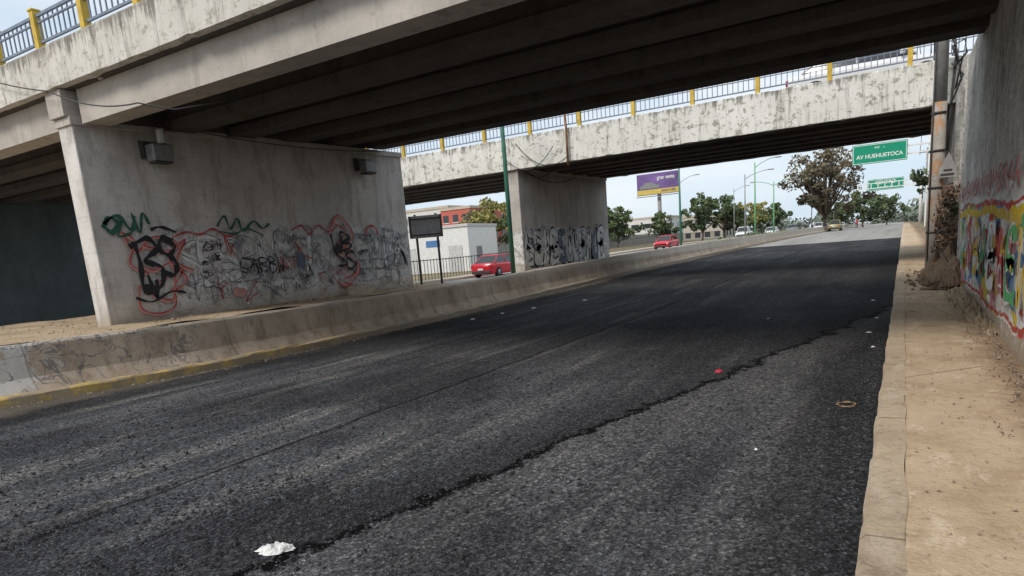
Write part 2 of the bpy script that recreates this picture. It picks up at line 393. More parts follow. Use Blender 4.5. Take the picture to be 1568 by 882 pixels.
grid('sidewalk',[.05,.3,.6,.85,1.3],ysamp(-10,160),lambda x,y:z1(y)+.146+.014*mn.noise(V((x*2,y*1.2,5))),M['sidewalk'])
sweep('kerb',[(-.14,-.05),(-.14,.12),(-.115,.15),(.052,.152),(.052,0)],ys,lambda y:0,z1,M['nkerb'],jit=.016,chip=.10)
def mh(x,y):
    near=1-ss(15.2,17,y)
    edge=-18.5*near+-13.2*(1-near)
    top=.84*near+(1-near)*(z1(y)+.52-.25*ss(30,40,y))
    k=1-ss(0,.9,edge+.9-x)
    return (top+.05*mn.noise(V((x*.8,y*.8,1)))+.025*mn.noise(V((x*3,y*3,1))))*k+(z2(y)-.1)*(1-k)
grid('median_dirt',[lambda y:bx(y)-.42]+[-11.3-.35*i for i in range(24)],[-14+.4*i for i in range(150)]+[46+4*i for i in range(40)],mh,M['dirt'])
sweep('kerb',[(-.1,-.1),(-.1,.15),(.1,.15),(.1,-.1)],ysamp(18,200),lambda y:-13.4,lambda y:z2(y)+.02,M['kerb'],jit=.01)
bar=empty('concrete_median_barrier')
yb=ysamp(-14,220,.15)
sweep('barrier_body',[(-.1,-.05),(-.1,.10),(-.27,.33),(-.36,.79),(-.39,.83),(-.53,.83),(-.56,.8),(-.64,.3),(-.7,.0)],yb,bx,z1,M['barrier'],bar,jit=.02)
sweep('base_kerb',[(.02,-.05),(.02,.11),(-.01,.135),(-.12,.14),(-.12,0)],ysamp(-14,60,.12),bx,z1,M['ykerb'],bar,jit=.03,chip=-.08)

# ------------------------------------------------------------------ bridges
def bridge(name,ya,yb_,sh,ztop,zfb,zgb,post_dx,post_x0,x0,x1,fas,front_girder):
    e=empty(name); s=(sh,ya)
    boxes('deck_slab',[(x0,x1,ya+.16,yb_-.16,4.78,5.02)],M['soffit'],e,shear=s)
    nseg=int((x1-x0)/.16)
    def par(nm,y0,y1,zb):
        vs=[];fs=[]
        prof=[(y0,zb),(y0,ztop-.03),(y0+.02,ztop),(y1,ztop),(y1,zb)]; n=len(prof)
        for i in range(nseg+1):
            x=x0+(x1-x0)*i/nseg
            for k,(py,pz) in enumerate(prof):
                j=.014*mn.noise(V((x*1.3,k*3,2))); c=max(0,mn.noise(V((x*2.3,k,8)))-.2)*.08
                vs.append((x,py+j+(c if k in(0,1) else 0),pz+j*1.3+(c if k==0 else -c)+sh*(py-ya)))
        for i in range(nseg):
            for k in range(n):
                k2=(k+1)%n; fs.append((i*n+k,(i+1)*n+k,(i+1)*n+k2,i*n+k2))
        fs.append(tuple(range(n)))
        return obj(nm,vs,fs,fas,e)
    par('parapet',ya,ya+.25,zfb); par('parapet',yb_-.25,yb_,zfb)
    spans=[(x0,-25.3),(-25.2,-12.55),(-11.9,1.3),(1.32,x1)]
    n=6; gl=[];gb=[]
    for k in range(n):
        y=ya+.45+(yb_-ya-1.35)*k/(n-1)
        for a,b in spans:
            gl.append((a,b,y,y+.45,zgb,4.777)); gb.append((a,b,y-.08,y+.53,zgb-.001,zgb+.16))
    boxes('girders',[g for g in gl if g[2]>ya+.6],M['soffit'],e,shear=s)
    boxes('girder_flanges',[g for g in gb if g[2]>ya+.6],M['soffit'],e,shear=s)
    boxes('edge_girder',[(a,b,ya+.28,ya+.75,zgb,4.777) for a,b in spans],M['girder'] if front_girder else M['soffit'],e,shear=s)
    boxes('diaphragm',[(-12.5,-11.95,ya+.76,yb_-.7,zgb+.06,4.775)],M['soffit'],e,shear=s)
    for yr in (ya+.12,yb_-.12):
        zz=ztop+sh*(yr-ya); ps=[];bl=[]
        x=post_x0
        while x-post_dx>x0: x-=post_dx
        while x<x1:
            ps.append((x-.06,x+.06,yr-.06,yr+.06,zz-.02,zz+.60)); ps.append((x-.075,x+.075,yr-.075,yr+.075,zz+.60,zz+.63)); x+=post_dx
        rl=[(x0,x1,yr-.02,yr+.02,zz+.50,zz+.545),(x0,x1,yr-.018,yr+.018,zz+.10,zz+.135),(x0,x1,yr-.015,yr+.015,zz+.405,zz+.43)]
        x=x0
        while x<x1: bl.append((x-.01,x+.01,yr-.01,yr+.01,zz+.13,zz+.50)); x+=.15
        boxes('railing_posts',ps,M['yellow'],e,bevel=.006); boxes('railing_rails',rl,M['blue'],e); boxes('balusters',bl,M['blue'],e)
    boxes('deck_road',[(x0,x1,ya+.5,yb_-.5,5.024,5.10)],M['oldroad'],e,shear=s)
    return e
bridge('highway_overpass',6.15,14.35,.03,5.45,4.80,4.24,1.42,-12.4,-60,40,M['fascia1'],True)
bridge('highway_overpass',21.2,29.7,.015,5.53,4.44,4.42,1.9,-5.7,-60,40,M['fascia'],False)

def pier(y0,y1,zb,zt0,zt1,mat,name='bridge_pier'):
    e=empty(name); x0,x1=-12.45,-12.0
    F=[(0,3,2,1),(4,5,6,7),(0,1,5,4),(1,2,6,5),(2,3,7,6),(3,0,4,7)]
    v=[(x0,y0,zb),(x1,y0,zb),(x1,y1,zb),(x0,y1,zb),(x0,y0,zt0),(x1,y0,zt0),(x1,y1,zt1),(x0,y1,zt1)]
    obj('wall_body',v,F,mat,e,bevel=.025)
    c=.03
    v=[(x0-.02,y0-c,zt0-.13),(x1+c,y0-c,zt0-.13),(x1+c,y1+c,zt1-.13),(x0-.02,y1+c,zt1-.13),(x0-.02,y0-c,zt0+.004),(x1+c,y0-c,zt0+.004),(x1+c,y1+c,zt1+.004),(x0-.02,y1+c,zt1+.004)]
    obj('cap',v,F,M['girder'],e,bevel=.012)
    return e
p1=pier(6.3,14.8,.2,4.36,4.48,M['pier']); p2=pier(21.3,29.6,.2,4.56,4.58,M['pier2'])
boxes('cap_cheek',[(-12.5,-12.02,6.22,6.62,4.37,4.79)],M['girder'],p1,bevel=.01)
boxes('bridge_abutment',[(-26.4,-25.4,6.0,14.9,-.2,4.75)],M['abut'],bevel=.02)
boxes('bridge_abutment',[(-26.4,-25.4,21,29.9,-.2,4.6)],M['abut'],bevel=.02)
boxes('bridge_abutment',[(1.04,2.2,21.0,29.9,-.2,5.5)],M['wall'],bevel=.02)
vs=[];fs=[];ny=150;nz=26
for i in range(ny+1):
    for k in range(nz+1):
        y=-8+25.3*i/ny; z=-.1+4.85*k/nz
        vs.append((1.03+.03*mn.noise(V((y*1.1,z*1.6,0)))+.014*mn.noise(V((y*4,z*5,0))),y,z))
for i in range(ny):
    for k in range(nz): a=i*(nz+1)+k; fs.append((a,a+1,a+nz+2,a+nz+1))
wl=empty('retaining_wall')
vlow=[f for f in fs if vs[f[2]][2]<2.62]; vup=[f for f in fs if vs[f[2]][2]>=2.62]
obj('stucco_face',vs,vup,M['wall'],wl,True); obj('wall_mural',vs,vlow,M['mural'],wl,True)
boxes('wall_core',[(1.12,2.4,-8,17.28,-.1,4.75)],M['wall'],wl)
boxes('wall_end',[(1.0,2.42,17.28,17.36,-.1,4.75)],M['wall'],wl,bevel=.02)
boxes('embankment',[(2.45,60,-40,6,-.1,4.9),(2.45,60,14.5,21,-.1,4.4),(2.45,60,30,40,-.1,3.5)],M['dirt'])

def text(s,size,mat4,mat,parent,name,sx=1):
    c=bpy.data.curves.new(name,'FONT'); c.body=s; c.size=size; c.extrude=0; c.align_x='CENTER'; c.align_y='CENTER'; c.offset=size*.02
    o=bpy.data.objects.new(name,c); sc.collection.objects.link(o)
    dg=bpy.context.evaluated_depsgraph_get(); me=bpy.data.meshes.new_from_object(o.evaluated_get(dg))
    bpy.data.objects.remove(o); me.materials.clear(); me.materials.append(mat)
    o=bpy.data.objects.new(name,me); sc.collection.objects.link(o)
    for v in me.vertices: v.co.x*=sx
    me.transform(mat4); o.parent=parent; return o

# ------------------------------------------------------------------ graffiti
def catmull(P,n=8):
    o=[];P=[P[0]]+P+[P[-1]]
    for i in range(1,len(P)-2):
        for k in range(n):
            t=k/n;a,b,c,d=P[i-1],P[i],P[i+1],P[i+2]
            o.append(tuple(.5*((2*b[j])+(-a[j]+c[j])*t+(2*a[j]-5*b[j]+4*c[j]-d[j])*t*t+(-a[j]+3*b[j]-3*c[j]+d[j])*t**3) for j in (0,1)))
    o.append(P[-2]); return o
class Graf:
    def __init__(s,x,sg=1): s.x=x; s.d={}; s.k=0; s.sg=sg
    def lay(s): s.k+=1; return s.x+s.sg*(.0035+.0002*s.k)
    def stroke(s,P,w,mat):
        x=s.lay(); q=catmull(P); vs,fs=s.d.setdefault(mat,([],[])); i0=len(vs)
        for i,p in enumerate(q):
            a=q[max(i-1,0)];b=q[min(i+1,len(q)-1)]; dx,dy=b[0]-a[0],b[1]-a[1]; L=math.hypot(dx,dy) or 1
            ww=w*(.42+.18*math.sin(i*.7+s.k)+.15*random.random()); nx,ny=-dy/L*ww,dx/L*ww
            vs+= [(x,p[0]+nx,p[1]+ny),(x,p[0]-nx,p[1]-ny)]
        for i in range(len(q)-1): a=i0+2*i; fs.append((a,a+1,a+3,a+2))
    def blob(s,cy,cz,w,h,mat,n=30):
        x=s.lay(); vs,fs=s.d.setdefault(mat,([],[])); i0=len(vs); sd=random.random()*50
        for i in range(n):
            a=6.283*i/n; r=.72+.6*mn.noise(V((math.cos(a)*1.5+sd,math.sin(a)*1.5,sd)))+.14*random.random()
            vs.append((x,cy+math.cos(a)*w/2*r,cz+math.sin(a)*h/2*r))
        fs.append(tuple(range(i0,i0+n)))
    def scrib(s,cy,cz,w,h,n,wd,mat):
        s.stroke([(cy+random.uniform(-w,w)/2,cz+random.uniform(-h,h)/2) for _ in range(n)],wd,mat)
    def letter(s,cy,cz,w,h,wd,mat,S=None):
        shapes=[[(-1,-1),(-1,1),(.6,.9),(.8,.3),(-.6,.05),(1,-.2),(.8,-.9),(-.9,-1)],[(1,.8),(0,1),(-1,.5),(0,0),(1,-.5),(0,-1),(-1,-.7)],
         [(-1,-1),(-.9,1),(0,-.2),(1,1),(1,-1)],[(0,1),(-1,.2),(-.8,-.8),(.3,-1),(1,-.2),(.7,.8),(0,1)],[(-1,1),(-.8,-1),(0,.1),(.7,-1),(1,1)],
         [(-1,-1),(0,1),(1,-1),(.5,-.1),(-.6,-.1)],[(1,.9),(-.9,1),(-1,0),(.7,.1),(-.9,-.1),(-1,-1),(1,-.9)]]
        S=shapes[S] if S is not None else random.choice(shapes)
        s.stroke([(cy+a*w/2+random.uniform(-.04,.04),cz+b*h/2+random.uniform(-.04,.04)) for a,b in S],wd,mat)
    def make(s,parent):
        for k,(vs,fs) in s.d.items(): obj('graffiti_'+k,vs,fs,M[k],parent)
g=Graf(-12.0)
for k in range(24): g.blob(random.uniform(8.1,14.2),random.uniform(1.1,2.35),random.uniform(.2,.6),random.uniform(.12,.35),random.choice(['wspray','wspray','lgspray','lgspray','wspray']))
for cy,h in ((8.1,.8),(8.5,.9),(8.95,.8),(9.4,.8),(9.9,.7),(10.4,.9),(10.9,.8),(11.4,.8),(12.9,.8),(13.4,.8),(13.9,.8),(14.3,.8)):
    S=random.randrange(7); r=random.getstate()
    g.letter(cy,1.88,.46,h,.10,random.choice(['wspray','lgspray']),S); random.setstate(r); g.letter(cy,1.88,.52,h*1.08,.022,'gyspray',S)
    g.letter(cy+.1,1.4,.36,.5,.016,'gyspray'); g.letter(cy-.1,1.65,.3,.4,.014,'bspray')
for k in range(60): g.scrib(random.uniform(7.9,14.3),random.uniform(1.05,2.4),.4,.35,6,random.uniform(.009,.016),random.choice(['gyspray','bspray','gyspray','lgspray','lgspray','wspray','wspray']))
for k in range(26):
    cy=random.uniform(8,14.2);cz=random.uniform(1.1,2.3)
    for j in range(random.randint(2,5)): g.letter(cy+.1*j,cz+.01*j,.08,.13,.014,random.choice(['black','gyspray','bspray']))
for k in range(11): g.scrib(random.uniform(8,12.5),random.uniform(1.2,2.3),.5,.5,5,.024,random.choice(['pink','pink','red']))
g.blob(10.75,1.75,.35,.5,'bspray'); g.blob(11.15,1.5,.3,.4,'lgspray'); g.blob(9.0,1.2,.4,.2,'pink'); g.blob(12.15,1.9,.4,.5,'pink')
for pth in ([(6.75,2.45),(6.95,2.1),(7.3,2.35),(7.75,2.25),(7.55,1.9),(7.85,1.55),(7.5,1.35),(7.8,1.75),(7.2,1.5)],[(6.9,1.5),(6.85,1.1),(7.15,.95),(7.5,1.05),(7.55,1.35)],[(6.6,2.5),(6.95,2.3),(6.8,1.9),(7.1,1.7)],[(7.1,2.2),(7.6,2.1),(7.95,2.3),(7.7,1.9),(8.0,1.7)],[(6.95,1.9),(7.2,1.75),(7.6,1.85),(7.5,1.2),(7.1,1.3)]):
    g.stroke(pth,.05,'pink'); g.stroke([(a+.02,b+.02) for a,b in pth],.026,'red')
g.stroke([(7.7,2.35),(8.0,2.45),(8.3,2.4),(8.6,2.5),(8.9,2.35),(9.1,2.4)],.035,'red')
g.stroke([(6.45,2.55),(6.6,2.72),(6.75,2.6),(6.6,2.45),(6.5,2.6),(6.75,2.75),(6.95,2.5),(7.05,2.75)],.06,'gspray')
g.stroke([(7.0,2.8),(7.1,2.45),(7.2,2.8),(7.3,2.6)],.045,'gspray')
g.stroke([(6.45,2.6),(6.6,2.5),(6.8,2.65),(6.7,2.4),(6.95,2.45)],.04,'gspray')
g.stroke([(6.95,2.3),(7.0,1.9),(6.98,1.45),(7.15,1.35)],.08,'black')
g.stroke([(6.85,2.2),(7.2,2.35),(7.35,2.15),(7.1,1.95),(7.4,1.8),(7.3,1.45),(6.95,1.5)],.085,'black')
g.stroke([(7.7,2.3),(7.5,2.35),(7.4,2.15),(7.6,2.0),(7.7,1.85),(7.6,1.65),(7.4,1.75)],.085,'black')
g.stroke([(7.5,2.3),(7.72,2.2),(7.6,2.05),(7.42,2.1)],.07,'black')
g.stroke([(7.1,1.7),(7.2,1.25),(7.25,1.6)],.06,'black'); g.stroke([(6.8,1.3),(7.1,1.2),(7.5,1.35),(7.8,1.3)],.04,'black')
g.stroke([(7.3,2.5),(7.5,2.55),(7.8,2.45)],.05,'black')
g.stroke([(8.7,2.55),(8.9,2.75),(9.0,2.5),(9.2,2.7),(9.3,2.45),(9.6,2.65),(9.8,2.5),(10.0,2.6)],.045,'gspray')
g.stroke([(8.75,2.45),(9.1,2.4),(9.4,2.5),(9.8,2.35)],.035,'gspray')
for cy in (9.2,9.45,9.7,9.95,10.15): g.letter(cy,1.72,.2,.3,.026,'black')
g.stroke([(10.6,2.45),(10.9,2.55),(11.1,2.35),(11.4,2.55),(11.7,2.4),(12.0,2.5)],.035,'red')
g.stroke([(11.7,2.3),(12.1,2.75),(12.5,2.3),(12.2,1.9),(12.6,1.5),(12.1,1.1),(11.8,1.2)],.05,'pink')
g.stroke([(11.7,2.35),(12.1,2.8),(12.55,2.3),(12.2,1.95),(12.65,1.5),(12.1,1.05),(11.7,1.3)],.03,'red')
g.stroke([(11.9,2.6),(12.3,2.4),(12.0,2.1),(12.5,1.9)],.035,'red'); g.stroke([(12.0,1.6),(12.5,1.4),(12.0,1.2),(12.4,1.05)],.03,'red')
for cy,cz in ((11.95,2.1),(12.25,2.15),(12.05,1.75),(12.35,1.7)): g.letter(cy,cz,.3,.42,.06,'black')
g.stroke([(13.0,2.3),(13.1,2.5),(13.35,2.5),(13.45,2.3)],.05,'red'); g.stroke([(13.2,2.45),(13.3,2.15),(13.2,1.7)],.025,'gyspray')
g.make(p1)
g=Graf(-12.0)
for k in range(22): g.blob(random.uniform(21.7,29.2),random.uniform(1.0,2.3),random.uniform(.5,1.2),random.uniform(.3,.6),random.choice(['wspray','lgspray','lgspray','wspray']))
cy=21.85
while cy<29.3:
    S=random.randrange(7); h=random.uniform(1.05,1.3)
    r=random.getstate(); g.letter(cy,1.62,.55,h,.30,'black',S); random.setstate(r); g.letter(cy,1.62,.55,h,.22,random.choice(['wspray','wspray','lgspray','bspray']),S); cy+=.68
for k in range(34): g.scrib(random.uniform(21.6,29.3),random.uniform(1.0,2.4),.6,.4,5,.03,random.choice(['black','wspray','bspray','gyspray','wspray']))
g.make(p2)
g=Graf(.990,-1); random.seed(33)
y=17.0
while y>8.6:
    g.letter(y,2.0+random.uniform(-.03,.03),-.36,.27,.05,'red'); y-=.52
M['mgreen']=simple('mural_green',(.08,.36,.13),.8,.5,9,0); M['myellow']=simple('mural_yellow',(.72,.48,.04),.8,.4,9,0); M['mred']=simple('mural_red',(.55,.06,.04),.8,.4,9,0); M['mblue']=simple('mural_blue',(.12,.28,.48),.8,.4,9,0)
for y,c in ((15.6,'mgreen'),(14.2,'mred'),(12.9,'myellow'),(11.7,'mgreen'),(10.6,'wspray'),(9.6,'mred'),(8.7,'mgreen'),(7.8,'myellow'),(6.9,'mblue')):
    S=random.randrange(7); r=random.getstate(); g.letter(y,1.05,-.7,.7,.16,'lgspray',S); random.setstate(r); g.letter(y,1.05,-.7,.7,.13,c,S)
for k in range(60): g.blob(random.uniform(7,17),random.uniform(.5,1.9),random.uniform(.1,.4),random.uniform(.04,.14),random.choice(['wspray','lgspray','myellow','pink','wspray']))
g.make(wl)
# ------------------------------------------------------------------ pier fittings
def flood(y,z):
    e=empty('flood_light')
    boxes('housing',[(-11.88,-11.62,y-.2,y+.2,z-.16,z+.14)],M['steel'],e,bevel=.03)
    boxes('lens_frame',[(-11.86,-11.64,y-.17,y+.17,z-.19,z-.155)],M['dark'],e)
    boxes('bracket',[(-11.99,-11.86,y-.23,y-.2,z-.1,z+.2),(-11.99,-11.86,y+.2,y+.23,z-.1,z+.2),(-11.995,-11.96,y-.23,y+.23,z+.16,z+.22)],M['dark'],e)
    return e
f1=flood(7.62,3.86); flood(13.15,3.98)
boxes('ballast',[(-11.8,-11.68,7.62,7.72,4.02,4.28)],M['white'],f1,bevel=.03)
tubes('conduit',[([(-11.74,7.67,4.26),(-11.75,7.66,4.5),(-11.8,7.5,4.62)],.012)],M['dark'],f1)
boxes('concrete_block',[(-11.85,-11.4,12.0,12.45,.80,1.05)],M['kerb'],bevel=.03)
def cat(a,b,sag,n=16):
    a=V(a);b=V(b); return [a.lerp(b,i/n)-V((0,0,sag*4*(i/n)*(1-i/n))) for i in range(n+1)]
tubes('overhead_cable',[(cat((-15.5,6.0,5.9),(-12.0,6.05,4.72),.10)+cat((-12.0,6.05,4.72),(-9.6,6.02,4.12),.12)[1:]+[(-9.2,6.3,4.0),(-8.6,7.2,4.2)],.011),(cat((-11.9,7.7,4.42),(-11.9,14,4.45),.15),.009)],M['dark'],seg=5)
tubes('loose_cables',[(cat((-11.9,21.1,5.3),(-9.9,21.1,4.6),.5),.014),(cat((-12.4,21.05,4.9),(-10.4,21.05,5.0),.6),.014),(cat((-11.9,21.4,4.5),(-11.9,26,4.4),.35),.016),(cat((-11.85,21.3,4.5),(-11.3,22.6,4.4),.3),.016)],M['dark'],seg=5)

# ------------------------------------------------------------------ street lamps & poles
def lamp(x,y,zb,h,mat,arms=(1,),r=.09,al=2.2):
    e=empty('street_lamp',(x,y,zb))
    tubes('pole',[([(0,0,0),(0,0,h*.5),(0,0,h)],[r,r*.8,r*.55])],M[mat],e,10)
    boxes('base_plate',[(-.2,.2,-.2,.2,-.02,.04)],M['dark'],e)
    for s in arms:
        tubes('arm',[([(0,0,h*.93),(s*al*.3,0,h*.98),(s*al*.7,0,h*1.02),(s*al,0,h*1.03)],.035)],M[mat],e)
        boxes('lamp_head',[(min(s*al,s*(al+.6)),max(s*al,s*(al+.6)),-.14,.14,h*1.03-.07,h*1.03+.07)],M['steel'],e,bevel=.05)
    return e
lamp(-11.5,19.6,.6,9.0,'green_pole',(-1,),.085)
lamp(-11.5,39.7,.6,5.6,'green_pole',(-1,),.08,1.0)
lamp(-13.7,75,.7,8.0,'lime_pole',(1,),.1,2.0)
lamp(-15.7,80,.7,7.3,'steel',(1,),.1,2.5)
lamp(-14.2,90,.7,6.8,'lime_pole',(1,-1),.1,2.2)
lamp(-14.2,130,.7,8,'steel',(1,-1),.1,2.2)
lamp(-13.5,165,.7,9,'steel',(1,-1),.1,2.2)
lamp(-27.5,95,.7,9,'steel',(1,),.1,2.2); lamp(-27.5,130,.7,9,'steel',(1,),.1,2.2); lamp(-9.6,200,.7,9,'steel',(1,),.1,2.2)
e=empty('traffic_sign',(-12.6,16.4,.55),R(22))
boxes('panel',[(-.52,.52,-.012,.012,1.65,2.32)],M['steel'],e,bevel=.01)
boxes('post',[(-.36,-.30,.014,.07,0,2.36),(.30,.36,.014,.07,0,2.36)],M['dark'],e)
boxes('brace',[(-.5,.5,-.05,-.014,1.72,1.76),(-.5,.5,-.05,-.014,2.2,2.24),(-.52,-.47,-.05,-.014,1.65,2.32),(.47,.52,-.05,-.014,1.65,2.32)],M['dark'],e)

def upole(x,y,zb,h,r,two=True):
    e=empty('utility_pole',(x,y,zb))
    tubes('shaft',[([(0,0,0),(0,0,2.0),(.01,0,h*.44)],[r,r*.97,r*.93])],M['pole' if two else 'greyconc'],e,14)
    tubes('upper_shaft',[([(.01,0,h*.44-.01),(0,0,h)],[r*.9,r*.7])],M['greyconc'],e,14)
    boxes('crossarm',[(-.9,.9,-.06,.06,h-.6,h-.48)],M['dark'],e)
    tubes('insulators',[([(a,0,h-.48),(a,0,h-.28)],.05) for a in (-.8,-.4,.4,.8)],M['steel'],e)
    return e
u=upole(.66,20.4,.2,9.5,.17)
obj('warning_plate',[(.02,-.26,2.35),(.42,-.26,2.35),(.40,-.26,2.55),(.24,-.26,2.95),(.04,-.26,2.55)],[(0,1,2,3,4)],M['greyconc'],u)
boxes('plate_mark',[(.08,.36,-.27,-.263,2.39,2.44),(.14,.32,-.27,-.263,2.5,2.54)],M['dark'],u)
tubes('cable_bundle',[([(.2,-.1,3.0),(.24,-.15,4.2),(.3,-.1,5.2),(.15,-.1,6.5)],.03),([(.2,-.18,4.0),(.42,-.2,4.6),(.30,-.2,5.3),(.2,-.1,5.6)],.02),([(.25,-.15,4.9),(.5,-.2,5.2),(.45,-.25,5.5),(.2,-.2,5.4),(.35,-.2,5.0)],.025),([(.2,-.25,5.0),(.45,-.28,4.7),(.3,-.28,4.4),(.42,-.25,5.1),(.2,-.22,5.2)],.02),([(-.12,-.12,.3),(-.13,-.13,3),(-.12,-.12,6)],.02)],M['dark'],u,6)
tubes('clamps',[([(0,0,z),(0,0,z+.05)],.185) for z in (1.0,2.1,3.0,3.9)],M['dark'],u,14)
for i,y in enumerate((48,72,100,135)): upole(1.6+.3*i,y,z1(y),9.5,.14,False)
tubes('overhead_cable',[(cat((.66+dx,20.4,9.0),(1.6+dx,48,9.2),.5),.015) for dx in (-.8,-.4,.4,.8)]+[(cat((1.6+dx,48,9.2),(1.9+dx,72,9.2),.4),.02) for dx in (-.8,.4)]+[(cat((1.9+dx,72,9.2),(2.2+dx,100,9.3),.4),.025) for dx in (-.8,.4)]+[(cat((.5,20.3,6.6),(1.2,46,6.9),.6),.02),(cat((.5,20.3,5.9),(1.2,46,6.3),.9),.015)],M['dark'],seg=5)
tubes('drain_pipe',[([(-9.9,21.1,4.3),(-9.9,21.1,5.6),(-9.95,21.1,6.4)],.04)],M['rust'])

# ------------------------------------------------------------------ highway signs
mS=lambda x,y,z:Matrix.Translation((x,y,z))@Matrix.Rotation(R(90),4,'X')
def hsign(x0,x1,y,zt,zb,lines,px,size):
    e=empty('highway_sign')
    boxes('panel',[(x0,x1,y,y+.06,zb,zt)],M['signgreen'],e,bevel=.02)
    boxes('border',[(x0+.08,x1-.08,y-.006,y-.003,zt-.12,zt-.07),(x0+.08,x1-.08,y-.006,y-.003,zb+.07,zb+.12),(x0+.07,x0+.12,y-.007,y-.004,zb+.07,zt-.07),(x1-.12,x1-.07,y-.007,y-.004,zb+.07,zt-.07)],M['white'],e)
    for (s,dx,dz,k) in lines: text(s,size*k,mS((x0+x1)/2+dx,y-.01,(zt+zb)/2+dz),M['white'],e,'lettering',.95)
    zc=(zt+zb)/2
    boxes('truss',[(x0-.3,px,y+.1,y+.2,zc+.3,zc+.42),(x0-.3,px,y+.1,y+.2,zc-.42,zc-.3),(x0-.3,px,y+.5,y+.6,zc+.3,zc+.42),(x0-.3,px,y+.5,y+.6,zc-.42,zc-.3)]+[(x0+k*.8,x0+k*.8+.06,y+.12,y+.58,zc-.3,zc+.3) for k in range(int((px-x0)/.8)+1)],M['white'],e)
    tubes('post',[([(px,y+.35,z1(y)),(px,y+.35,zt+.3)],.17)],M['white'],e,12)
    return e
hsign(-4.6,.05,75,9.0,7.15,[('AV HUEHUETOCA',.0,-.25,1),('<<   -',.0,.5,.8)],1.9,.50)
hsign(-4.9,-.25,115,7.75,6.15,[('CENTRO',0,.3,1),('o o o o',0,-.35,.8)],1.9,.7)
boxes('sign_gantry',[(-5.2,2.2,95,95.15,6.2,6.3),(-5.2,2.2,95,95.15,5.6,5.7),(2.05,2.25,95,95.2,.5,7.2)]+[(-5.2+k*.74,-5.1+k*.74,95,95.1,5.7,6.2) for k in range(10)],M['white'])
e=empty('billboard')
M['purple']=simple('billboard_purple',(.17,.10,.29),.5,.5,.35,0)
M['byellow']=simple('billboard_yellow',(.60,.45,.10),.5,.2,.5,0)
boxes('panel',[(-53.3,-43.4,150,150.3,11.6,16.3)],M['purple'],e)
boxes('lower_strip',[(-53.2,-43.5,149.94,149.97,11.7,12.8)],M['byellow'],e)
text('gran venta',1.2,mS(-46.5,149.9,15.2),M['white'],e,'lettering',.8); text('DESDE 3 000',.6,mS(-46,149.9,12.3),M['purple'],e,'lettering')
obj('poster_car',[(-52.6,149.92,13.0),(-48,149.92,13.0),(-47.8,149.92,13.6),(-48.8,149.92,13.8),(-49.7,149.92,14.4),(-51.3,149.92,14.4),(-52,149.92,13.8),(-52.7,149.92,13.6)],[tuple(range(8))],M['gyspray'],e)
tubes('post',[([(-48.3,150.6,.5),(-48.3,150.6,14)],.45)],M['greyconc'],e,12)
boxes('catwalk',[(-53.3,-43.4,149.2,149.9,11.2,11.3)],M['dark'],e)

